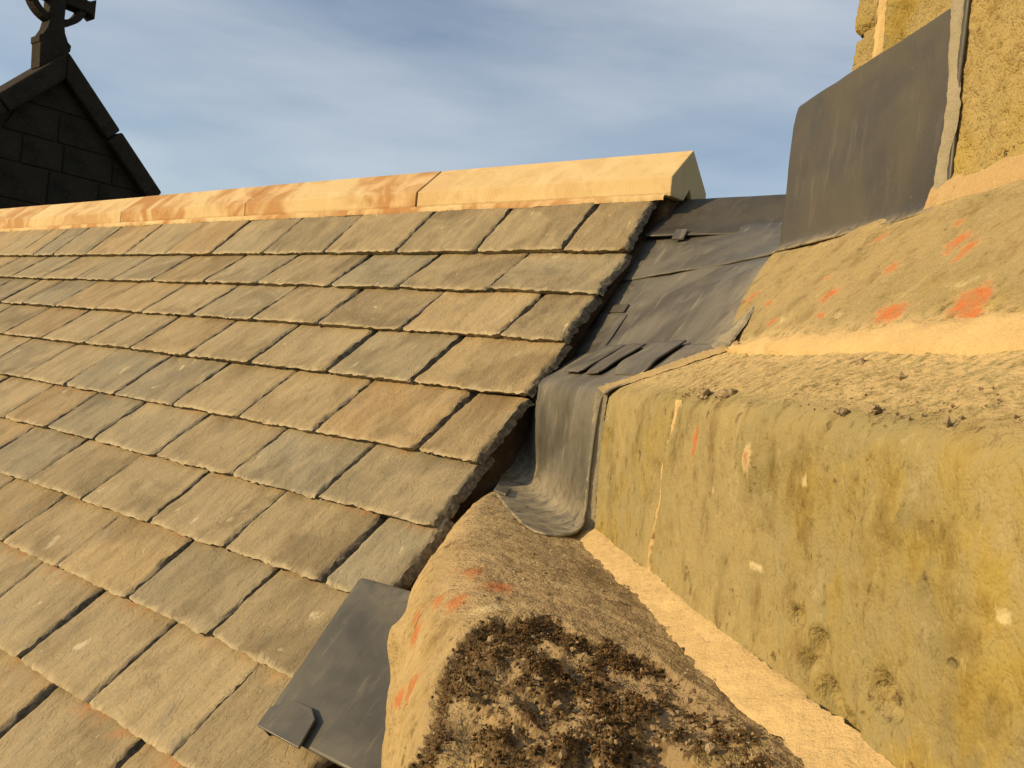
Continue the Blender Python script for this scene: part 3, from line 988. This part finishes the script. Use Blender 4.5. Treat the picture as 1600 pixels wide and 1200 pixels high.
# cream mortar fillet between the coping and the block face
sv_ = np.array([1.296, 1.18, 1.05, 0.90, 0.75, 0.62, 0.50, 0.40, 0.2])
topz = np.array([-0.214, -0.214, -0.213, -0.212, -0.210, -0.208, -0.208, -0.208, -0.207])
outm = np.array([-0.288, -0.290, -0.289, -0.287, -0.286, -0.286, -0.285, -0.285, -0.284])
ribbon('fillet_mortar', smz(sv_, np.full(9, FACE - 0.0015), topz), smz(sv_, outm, np.full(9, -0.2335)), 520, 16, 0.0012, (MV + ZV) * C45, M_CREAM, tower, 440, 0.0055, 26, 0.0011, rag_b=0.010)

# ------------------------------------------------------------------ leadwork
lead = thing('lead_gutter', 'stepped grey lead gutter dressed between slate verge and stone tower', 'flashing', (-0.9, 1.5, -0.3))
GD = 1.128


def to_gutter(P, k=0.045, D=GD, seed=0, buck=0.0):
    d = P @ EN + D
    f = 0.5 * (d + np.sqrt(d * d + k * k))
    return P + EN * (f - d)[..., None]


def lead_noise(P, seed, a=0.0022):
    return a * fbm(P * 11, 3, seed)


# upper sheet: ruled between the gutter line under the verge and the edge of the stone
def Lb(b):
    y = 1.735 + (2.12 - 1.735) * b
    D = 1.128 - 0.075 * b
    z = (0.65606 * y - D) / 0.75471
    return np.stack([np.full_like(b, -1.20), y, z], -1)


def Rb(b):
    pts = np.array([[-0.470, 1.085, 0.074], [-0.480, 1.20, 0.150], [-0.505, 1.365, 0.252], [-0.54, 1.60, 0.31], [-0.58, 2.12, 0.468]])
    t = np.array([0, 0.22, 0.48, 0.68, 1.0])
    return np.stack([np.interp(b, t, pts[:, i]) for i in range(3)], -1)


def upper_patch(a0, a1, b0, b1, lift, seed, na=90, nb=70, bfun=None, sag=0.05):
    a = np.linspace(a0, a1, na)
    b = np.linspace(0, 1, nb)
    A, Bq = np.meshgrid(a, b, indexing='ij')
    if bfun is None:
        Bv = b0 + (b1 - b0) * Bq
    else:
        lo, hi = bfun(A)
        Bv = lo + (hi - lo) * Bq
    P = Lb(Bv) * (1 - A)[..., None] + Rb(Bv) * A[..., None]
    # the sheet sags into the valley
    nrm = np.array([0.15, -0.62, 0.77])
    P = P - nrm * (sag * np.sin(np.clip(A, 0, 1) * math.pi) * (0.55 * np.clip(1 - Bv, 0, 1) + 0.45 * np.sin(np.clip(Bv, 0, 1) * math.pi)))[..., None]
    P = P + nrm * (lift + 0.005 * fbm(P * 7, 3, seed))[..., None]
    return P


P = upper_patch(0, 1, -0.03, 0.86, 0.0, 601)
bb = np.linspace(0, 1, 70)[None, :] * np.ones((90, 1))
aa = np.linspace(0, 1, 90)[:, None] * np.ones((1, 70))
grid_obj('lead_sheet', P, M_LEAD, lead, {'dust': np.clip(0.55 * sstep(0.80, 1.0, aa) + 0.25 * sstep(0.12, 0.0, bb), 0, 1)}, 0.0028)
# next sheet above laps over it along a curved edge
P = upper_patch(0.02, 1, 0, 1, 0.006, 602, 90, 50, lambda A: (0.60 + 0.10 * np.sin(A * math.pi * 0.85), 1.0 + 0 * A))
grid_obj('lead_sheet', P, M_LEAD, lead, {'dust': np.zeros((90, 50))}, 0.004)
# narrow strip lying in the gutter
P = upper_patch(0.05, 0.26, 0.03, 0.40, 0.003, 603, 40, 50)
grid_obj('lead_strip', P, M_LEAD, lead, {'dust': np.zeros((40, 50))}, 0.003)
P = upper_patch(0.12, 0.23, 0.41, 0.46, 0.005, 604, 20, 12)
grid_obj('lead_clip', P, M_LEADV, lead, {'dust': np.zeros((20, 12))}, 0.004)

# saddle over the ridge line
xs = np.linspace(-1.17, -0.35, 60)
yz = [(2.055, 0.424), (2.12, 0.470), (2.19, 0.526), (2.235, 0.563), (2.252, 0.572), (2.27, 0.563), (2.40, 0.45), (2.6, 0.27)]
q, _ = resample(yz, 0.014, 2)
XX, QQ = np.meshgrid(xs, np.arange(len(q)), indexing='ij')
PP = np.stack([XX, q[QQ, 0] + 0.006 * n1(xs, 5, 66)[:, None] * (QQ < 3), q[QQ, 1]], -1)
PP += EN * (0.004 * fbm(PP * 8, 3, 606))[..., None]
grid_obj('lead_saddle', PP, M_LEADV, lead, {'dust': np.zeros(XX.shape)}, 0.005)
# clip holding the saddle's lower edge
PP = plane_pt(np.array([[-1.072, -1.062], [-1.062, -1.052], [-1.040, -1.030]]), np.array([[1.825, 1.825], [1.86, 1.86], [1.905, 1.905]]), np.array([[-0.028] * 2, [-0.024] * 2, [-0.024] * 2]))
tabq = np.array([[-1.075, 1.806], [-1.040, 1.806], [-1.040, 1.842], [-1.075, 1.842]])
V, F = prism(plane_pt(tabq[:, 0], tabq[:, 1], np.array([-0.026, -0.026, -0.018, -0.018])), 0, -0.006, EN)
rough_solid('lead_clip', V, F, M_LEAD, lead, 0.0015)

# ledge sheet with its lower end cut into three tongues
def prof_sheet(name, prof, sfun, lift, seed, mat, nS=110, step=0.005, k=0.045, dustf=None, solid=0.0028, rounds=4, D=GD):
    q, nr = resample(prof, step, rounds)
    nr = -nr
    t = np.linspace(0, 1, nS)
    lo, hi = sfun(q)
    S = lo[None, :] + (hi - lo)[None, :] * t[:, None]
    P = smz(S, np.broadcast_to(q[:, 0], S.shape), np.broadcast_to(q[:, 1], S.shape))
    nn = MV * nr[:, :1] + ZV * nr[:, 1:]
    P = P + nn[None] * (lift + 0.0035 * fbm(P * 9, 3, seed))[..., None]
    P = to_gutter(P, k, D)
    du = np.zeros(S.shape) if dustf is None else dustf(S, q)
    return grid_obj(name, P, mat, lead, {'dust': du}, solid)


# step sheet: ledge, upright face, apron on the coping
STEP = [(-0.452, 0.081), (-0.40, 0.048), (-0.345, 0.013), (-0.322, 0.001), (-0.312, -0.012), (-0.309, -0.03), (-0.309, -0.12), (-0.308, -0.19), (-0.302, -0.214), (-0.285, -0.2235), (-0.262, -0.225), (-0.240, -0.2235), (-0.225, -0.2225), (-0.212, -0.2225)]


def step_range(q):
    m_, z_ = q[:, 0], q[:, 1]
    lo = np.where(z_ > -0.01, np.interp(-m_, [0.31, 0.335, 0.37, 0.40, 0.46], [1.279, 1.262, 1.232, 1.19, 1.09]), 1.283)
    lo = np.where(z_ < -0.2, np.interp(m_, [-0.310, -0.295, -0.262, -0.240, -0.224, -0.212], [1.282, 1.262, 1.240, 1.238, 1.250, 1.32]), lo)
    hi = np.where(z_ < -0.2, np.interp(m_, [-0.31, -0.26, -0.225, -0.212], [1.95, 1.86, 1.72, 1.62]), 2.0)
    return lo, hi


def step_dust(S, q):
    ap = sstep(-0.13, -0.22, q[:, 1])[None, :]
    return np.clip(0.45 * ap + 0.2 * sstep(-0.20, -0.23, q[:, 1])[None, :] + 0.2 * sstep(-0.33, -0.4, q[:, 0])[None, :] * np.ones(S.shape), 0, 1) * np.ones(S.shape)


prof_sheet('lead_step', STEP, step_range, 0.0, 611, M_LEAD, 130, 0.0045, 0.04, step_dust, 0.0032)
for (sa, sb, cm, dm) in ((1.60, 1.78, -0.345, 0.0), (1.46, 1.585, -0.350, 0.0), (1.26, 1.44, -0.362, 0.014)):
    pr = [(-0.455, 0.088), (-0.42, 0.066), (-0.385, 0.046), (cm, 0.022)]

    def rng_(q, sa=sa, sb=sb, cm=cm, dm=dm):
        e = sstep(cm - 0.020, cm, q[:, 0]) ** 2
        w_ = (sb - sa)
        shift = np.interp(-q[:, 0], [0.345, 0.455], [0.0, 0.10]) - dm * 2
        return sa + shift + e * w_ * 0.10, sb + shift - e * w_ * 0.14
    prof_sheet('lead_tongue', pr, rng_, 0.0025, int(sa * 100), M_LEAD, 40, 0.004, 0.045, None, 0.0032, 2)
# small clip folded over the apron edge
ap = np.array([(1.62, -0.205), (1.70, -0.222), (1.66, -0.245), (1.57, -0.222)])
V, F = prism(smz(ap[:, 0], ap[:, 1], np.full(4, -0.2185)), 0, 0.004, ZV)
rough_solid('lead_clip', V, F, M_LEAD, lead, 0.0018)

# grey mortar sealing the lead to the stone
zz = np.linspace(-0.008, -0.232, 10)
ribbon('seal_mortar', smz(np.full(10, 1.2885), np.full(10, -0.3060), zz), smz(np.full(10, 1.2795), np.full(10, -0.3215), zz), 150, 7, 0.0004, MV, M_GREY, lead, 450, 0.0045, 50, 0.0012)
ribbon('seal_mortar', smz(np.array([1.299, 1.285, 1.262, 1.19, 1.10]), np.array([-0.307, -0.328, -0.356, -0.395, -0.445]), np.array([0.000, 0.008, 0.0235, 0.049, 0.082])), smz(np.array([1.279, 1.268, 1.244, 1.176, 1.08]), np.array([-0.3185, -0.330, -0.347, -0.389, -0.440]), np.array([-0.012, 0.001, 0.0115, 0.038, 0.072])), 110, 6, 0.0004, ZV, M_SAND, lead, 453, 0.006, 40, 0.0012)
ribbon('seal_mortar', np.array([[-0.500, 1.105, 0.080], [-0.490, 1.15, 0.107], [-0.484, 1.20, 0.145]]), np.array([[-0.468, 1.075, 0.068], [-0.470, 1.13, 0.105], [-0.478, 1.215, 0.163]]), 70, 9, 0.004, (MV + ZV) * C45, M_GREY, lead, 456, 0.004, 40, 0.0012)

# tall upright flashing standing on the weathering
flash = thing('lead_upstand', 'tall dark upright lead sheet sealed to the tower wall with mortar', 'flashing', (-0.45, 1.2, 0.25))
FS0, FS1 = 0.902, 1.333
us_ = np.linspace(0, 1, 80)
vs_ = np.linspace(0, 1, 56)
U, Vv = np.meshgrid(us_, vs_, indexing='ij')
Sx = FS0 + (FS1 - FS0) * U
ztop = 0.4835 - 0.030 * np.clip((U - 0.965) / 0.035, 0, 1) ** 2.2
zbot = 0.2375 - 0.002 * np.sin(U * 5) + 0.003 * U
Zx = zbot + (ztop - zbot) * Vv
Mx = -0.598 + 0.018 * np.clip(1 - Vv / 0.10, 0, 1) ** 2 + 0.004 * np.sin(U * 3.1) * (1 - Vv)
P = smz(Sx, Mx, Zx)
P = P + MV * (0.0055 * fbm(P * 7, 3, 621))[..., None]
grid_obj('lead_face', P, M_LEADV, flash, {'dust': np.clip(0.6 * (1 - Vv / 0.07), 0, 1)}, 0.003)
U, Vv = np.meshgrid(np.linspace(0, 1, 30), vs_, indexing='ij')
ztop = 0.4535 + 0.012 * U
Zx = 0.24 + (ztop - 0.24) * Vv
Sx = FS1 - 0.003 + 0.003 * np.sin(U * math.pi)
P = smz(Sx, -0.600 - 0.16 * U, Zx)
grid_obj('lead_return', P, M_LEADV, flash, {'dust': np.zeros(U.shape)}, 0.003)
zz = np.linspace(0.238, 0.56, 14)
sl = np.interp(zz, [0.238, 0.27, 0.36, 0.45, 0.56], [0.915, 0.925, 0.916, 0.922, 0.94])
ribbon('seal_mortar', smz(sl + 0.006, np.full(14, -0.5940), zz), smz(sl - 0.016 - 0.003 * np.sin(zz * 40), np.full(14, -0.5955), zz), 190, 10, 0.0022, MV, M_GREY, flash, 460, 0.0035, 32, 0.0006)

# flat lead sheet over the slates beside the coping
cover = thing('lead_cover', 'flat new lead sheet lying over the slates beside the coping stone', 'flashing', (-0.95, 0.9, -0.6))
U, Vv = np.meshgrid(np.linspace(0, 1, 60), np.linspace(0, 1, 60), indexing='ij')
TLx, TLs, BLx, BLs = -1.098, 0.553, -1.055, 0.262
xl = TLx + (BLx - TLx) * Vv
sl = TLs + (BLs - TLs) * Vv
X = xl + (-0.62 - xl) * U
S = sl + 0.012 * U * (1 - Vv)
Wc = 0.024 + 0.006 * U - 0.012 * np.clip(1 - U / 0.03, 0, 1) ** 2 - 0.010 * np.clip(1 - Vv / 0.03, 0, 1) ** 2
Pc = plane_pt(X, S, Wc + 0.003 * fbm(np.stack([X * 6, S * 6, X * 0], -1), 3, 640))
grid_obj('lead_face', Pc, M_LEADS, cover, {'dust': np.clip(0.35 * (1 - Vv / 0.25), 0, 1) * (0.3 + 0.7 * U)}, 0.004)
# turned-down edge and lapped corner tab
Pe = np.stack([Pc[0], Pc[0] - EN * 0.020 + EX * 0.002], 0)
grid_obj('lead_edge', Pe, M_LEADS, cover, {'dust': np.zeros(Pe.shape[:2])}, 0.002)
tabp = np.array([[-1.045, 0.256], [-0.940, 0.254], [-0.950, 0.300], [-0.972, 0.313], [-1.012, 0.313], [-1.052, 0.290]])
V, F = prism(plane_pt(tabp[:, 0], tabp[:, 1], np.array([0.034, 0.040, 0.040, 0.038, 0.034, 0.031])), 0, -0.005, EN)
rough_solid('lead_tab', V, F, M_LEADS, cover, 0.0015)

# ------------------------------------------------------------------ gable with a stone cross, far left
gable = thing('stone_gable', 'dark shaded church gable with sloping coping stones behind the ridge', 'gable', (-7.6, 3.27, -0.5))
GX, GY, GZ = -7.5, 3.268, 2.215
zc = GZ - 0.10
course = [0.30, 0.26, 0.24, 0.30, 0.28, 0.3, 0.3, 0.3, 0.35, 0.35]
z1 = zc
ci = 0
gr = random.Random(9)
for h in course:
    z0 = z1 - h
    hw0, hw1 = zc - z0, max(zc - z1, 0.0)
    hw0 = min(hw0, 1.9)
    hw1 = min(hw1, 1.9)
    ys = [-hw0]
    yv = -hw0 + gr.uniform(0.15, 0.4)
    while yv < hw0 - 0.16 and hw0 > 0.35:
        ys.append(yv)
        yv += gr.uniform(0.30, 0.55)
    ys.append(hw0)
    for a, b in zip(ys[:-1], ys[1:]):
        g_ = 0.006
        ta = max(a, -hw1)
        tb = min(b, hw1)
        if tb - ta < 0.02:
            if hw1 < 0.02 and a < 0 < b:
                poly = [(a + g_, z0 + g_), (b - g_, z0 + g_), (0.0, z1 - 0.01)]
            else:
                continue
        else:
            poly = [(a + g_, z0 + g_), (b - g_, z0 + g_), (tb - g_, z1 - g_), (ta + g_, z1 - g_)]
        pp = np.array([[GX - gr.uniform(0, 0.010), GY + p_[0], p_[1]] for p_ in poly])
        V, F = prism(pp, 0, -0.25, EX)
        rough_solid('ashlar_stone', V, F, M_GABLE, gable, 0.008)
    z1 = z0
    ci += 1
V, F = prism(np.array([[GX - 0.018, GY, zc - 0.02], [GX - 0.018, GY - 1.88, zc - 1.9], [GX - 0.018, GY - 1.88, z1], [GX - 0.018, GY + 1.88, z1], [GX - 0.018, GY + 1.88, zc - 1.9]]), 0, -0.20, EX)
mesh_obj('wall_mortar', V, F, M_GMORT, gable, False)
# raking coping stones, each a little out of line
for sgn in (-1, 1):
    d = 0.0
    for ln in (0.66, 0.62, 0.55, 0.5, 0.6):
        a, b = d + 0.006, d + ln - 0.006
        jz = gr.uniform(-0.004, 0.004)
        pts = []
        for (t_, nn_) in ((a, -0.10), (b, -0.10), (b, 0.052), (a, 0.058)):
            # along the rake and normal to it
            yy = sgn * (t_ * C45 + nn_ * C45)
            z_ = GZ - t_ * C45 + nn_ * C45 + jz
            pts.append([GX + 0.085, GY + yy, z_])
        if d == 0.0:
            pts[0] = [GX + 0.085, GY, GZ - 0.10 * 1.414 + jz]
            pts[3] = [GX + 0.085, GY, GZ + 0.060 * 1.414 + jz]
        V, F = prism(np.array(pts), 0, -0.40, EX)
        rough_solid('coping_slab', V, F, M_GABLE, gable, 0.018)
        d += ln
cross = thing('gable_cross', 'ringed stone cross with flared foot on top of the gable', 'cross', (GX - 0.08, 3.19, 2.2))
CY = 3.185
shaft = [(0.105, 2.20), (0.115, 2.40), (0.125, 2.405), (0.128, 2.455), (0.100, 2.475), (0.070, 2.54), (0.055, 2.62), (0.055, 3.10), (0.085, 3.16), (-0.085, 3.16), (-0.055, 3.10), (-0.055, 2.62), (-0.070, 2.54), (-0.100, 2.475), (-0.128, 2.455), (-0.125, 2.405), (-0.115, 2.40), (-0.105, 2.20)]
poly = np.array([[GX, CY + a, b - 0.085] for a, b in shaft])
V, F = prism(poly, 0.02, -0.14, EX)
rough_solid('shaft', V, F, M_GABLE, cross, 0.010)
CZ = 2.745
arm = [(0.05, CZ - 0.05), (0.25, CZ - 0.05), (0.30, CZ - 0.085), (0.30, CZ + 0.085), (0.25, CZ + 0.05), (0.05, CZ + 0.05)]
for sg in (1, -1):
    poly = np.array([[GX, CY + sg * a, b] for a, b in arm])
    V, F = prism(poly, 0.015, -0.135, EX)
    rough_solid('arm', V, F, M_GABLE, cross, 0.010)
th = np.linspace(0, 2 * math.pi, 41)
ringv = []
for (r_, x_) in ((0.185, 0.0), (0.235, 0.0), (0.235, -0.11), (0.185, -0.11), (0.185, 0.0)):
    ringv.append(np.stack([np.full(41, GX + x_), CY + r_ * np.cos(th), CZ + r_ * np.sin(th)], -1))
o = grid_obj('ring', np.array(ringv), M_GABLE, cross, None, 0, False)

# ------------------------------------------------------------------ crumbs and grit
def lump(c, r, seed, flat=0.65, sub=(18, 26)):
    th = np.linspace(0.05, math.pi - 0.05, sub[0])
    ph = np.linspace(0, 2 * math.pi, sub[1] + 1)
    T_, P_ = np.meshgrid(th, ph, indexing='ij')
    d = np.stack([np.sin(T_) * np.cos(P_), np.sin(T_) * np.sin(P_), np.cos(T_)], -1)
    rr = 1 + 0.75 * fbm(d * 1.9 + seed, 3, seed) + 0.40 * fbm(d * 6 + seed, 3, seed + 1)
    v = d * rr[..., None] * np.array([1, 0.8, flat]) * r
    a = seed * 1.7
    rot = np.array([[math.cos(a), -math.sin(a), 0], [math.sin(a), math.cos(a), 0], [0, 0, 1]])
    return v @ rot.T + np.asarray(c)


CR = [(0.902, -0.334, 0.008, 0.010, 'round grey mortar crumb beside the joint on the tower ledge edge'),
      (0.838, -0.335, 0.009, 0.012, 'largest rough mortar crumb on the tower ledge edge casting a shadow'),
      (0.862, -0.336, 0.007, 0.007, 'small mortar crumb touching the largest crumb on the tower ledge'),
      (0.598, -0.329, 0.004, 0.0055, 'pale flat mortar crumb on the ledge edge right of the others'),
      (0.565, -0.335, 0.008, 0.0055, 'dark mortar crumb on the ledge edge farthest to the right'),
      (0.707, -0.402, 0.049, 0.006, 'dark crumb lying alone at the back of the tower ledge')]
for i, (s, m_, z, r, lb) in enumerate(CR):
    o = grid_obj('mortar_crumb', lump(smz(np.array(s), np.array(m_), np.array(z - 0.0035)), r * 0.8, 71 + i), M_CRUMB)
    tag(o, lb, 'crumb', 'crumbs on the tower ledge')

# moss tufts and grit over the broken end of the coping (nobody could count them)
def scatter(name, n, pick, rr, mat, seed, label, cat):
    g = np.random.default_rng(seed)
    Pq = smz(Sg, Mg2, Zg2)
    wgt = pick.reshape(-1)
    wgt = wgt / wgt.sum()
    idx = g.choice(len(wgt), n, p=wgt)
    cs = Pq.reshape(-1, 3)[idx] + g.normal(0, 0.0015, (n, 3))
    # octahedron-like lumps
    gr_ = (1 + 5 ** 0.5) / 2
    base = np.array([[-1, gr_, 0], [1, gr_, 0], [-1, -gr_, 0], [1, -gr_, 0], [0, -1, gr_], [0, 1, gr_], [0, -1, -gr_], [0, 1, -gr_], [gr_, 0, -1], [gr_, 0, 1], [-gr_, 0, -1], [-gr_, 0, 1]]) / 1.9
    fc = np.array([[0, 11, 5], [0, 5, 1], [0, 1, 7], [0, 7, 10], [0, 10, 11], [1, 5, 9], [5, 11, 4], [11, 10, 2], [10, 7, 6], [7, 1, 8], [3, 9, 4], [3, 4, 2], [3, 2, 6], [3, 6, 8], [3, 8, 9], [4, 9, 5], [2, 4, 11], [6, 2, 10], [8, 6, 7], [9, 8, 1]])
    r = g.uniform(rr[0], rr[1], n) * g.uniform(0.6, 1.3, n)
    v = base[None] * (r[:, None, None]) * g.uniform(0.75, 1.2, (n, 12, 1)) * g.uniform(0.6, 1.3, (n, 1, 3))
    V = (cs[:, None, :] + v).reshape(-1, 3)
    F = (fc[None] + (np.arange(n) * 12)[:, None, None]).reshape(-1, 3)
    o = mesh_obj(name, V, F, mat, coping, False, None)
    o['kind'] = 'stuff'
    return o


scatter('moss', 15000, np.clip(moss - 0.25, 0, 1) ** 1.5 * (Sg < 0.9) * (NZ > 0.2), (0.0006, 0.0017), M_MOSS, 3, None, None)
scatter('pebbles', 120, (brk * 0.9 + 0.02) * (Sg < 0.95) * (NZ > 0.3), (0.0022, 0.0048), M_CRUMB, 6, None, None)
scatter('grit', 2200, (0.05 + brk * 0.8 + 0.3 * sstep(-0.15, -0.3, Mg) * (NZ > 0.9)) * (Sg < 1.25) * (NZ > 0.3), (0.0006, 0.0020), M_CRUMB, 4, None, None)


# fine litter along the front of the tower ledge
g_ = np.random.default_rng(12)
n_ = 170
ls = g_.uniform(0.35, 1.0, n_)
lm = -0.330 - np.abs(g_.normal(0, 0.022, n_))
lz = np.interp(-lm, [0.3225, 0.330, 0.345, 0.40, 0.455], [-0.013, -0.002, 0.008, 0.042, 0.077]) + 0.0015
lr = g_.uniform(0.0005, 0.0017, n_) * np.where(g_.random(n_) < 0.08, 2.0, 1.0)
bs = np.array([[1, 0, 0], [0, 1, 0], [-1, 0, 0], [0, -1, 0], [0, 0, 1], [0, 0, -1]], float)
fc_ = np.array([[0, 1, 4], [1, 2, 4], [2, 3, 4], [3, 0, 4], [1, 0, 5], [2, 1, 5], [3, 2, 5], [0, 3, 5]])
vv_ = bs[None] * lr[:, None, None] * g_.uniform(0.5, 1.5, (n_, 6, 1))
V = (smz(ls, lm, lz)[:, None, :] + vv_).reshape(-1, 3)
F = (fc_[None] + (np.arange(n_) * 6)[:, None, None]).reshape(-1, 3)
o = mesh_obj('litter', V, F, M_CRUMB, tower, False)
o['kind'] = 'stuff'
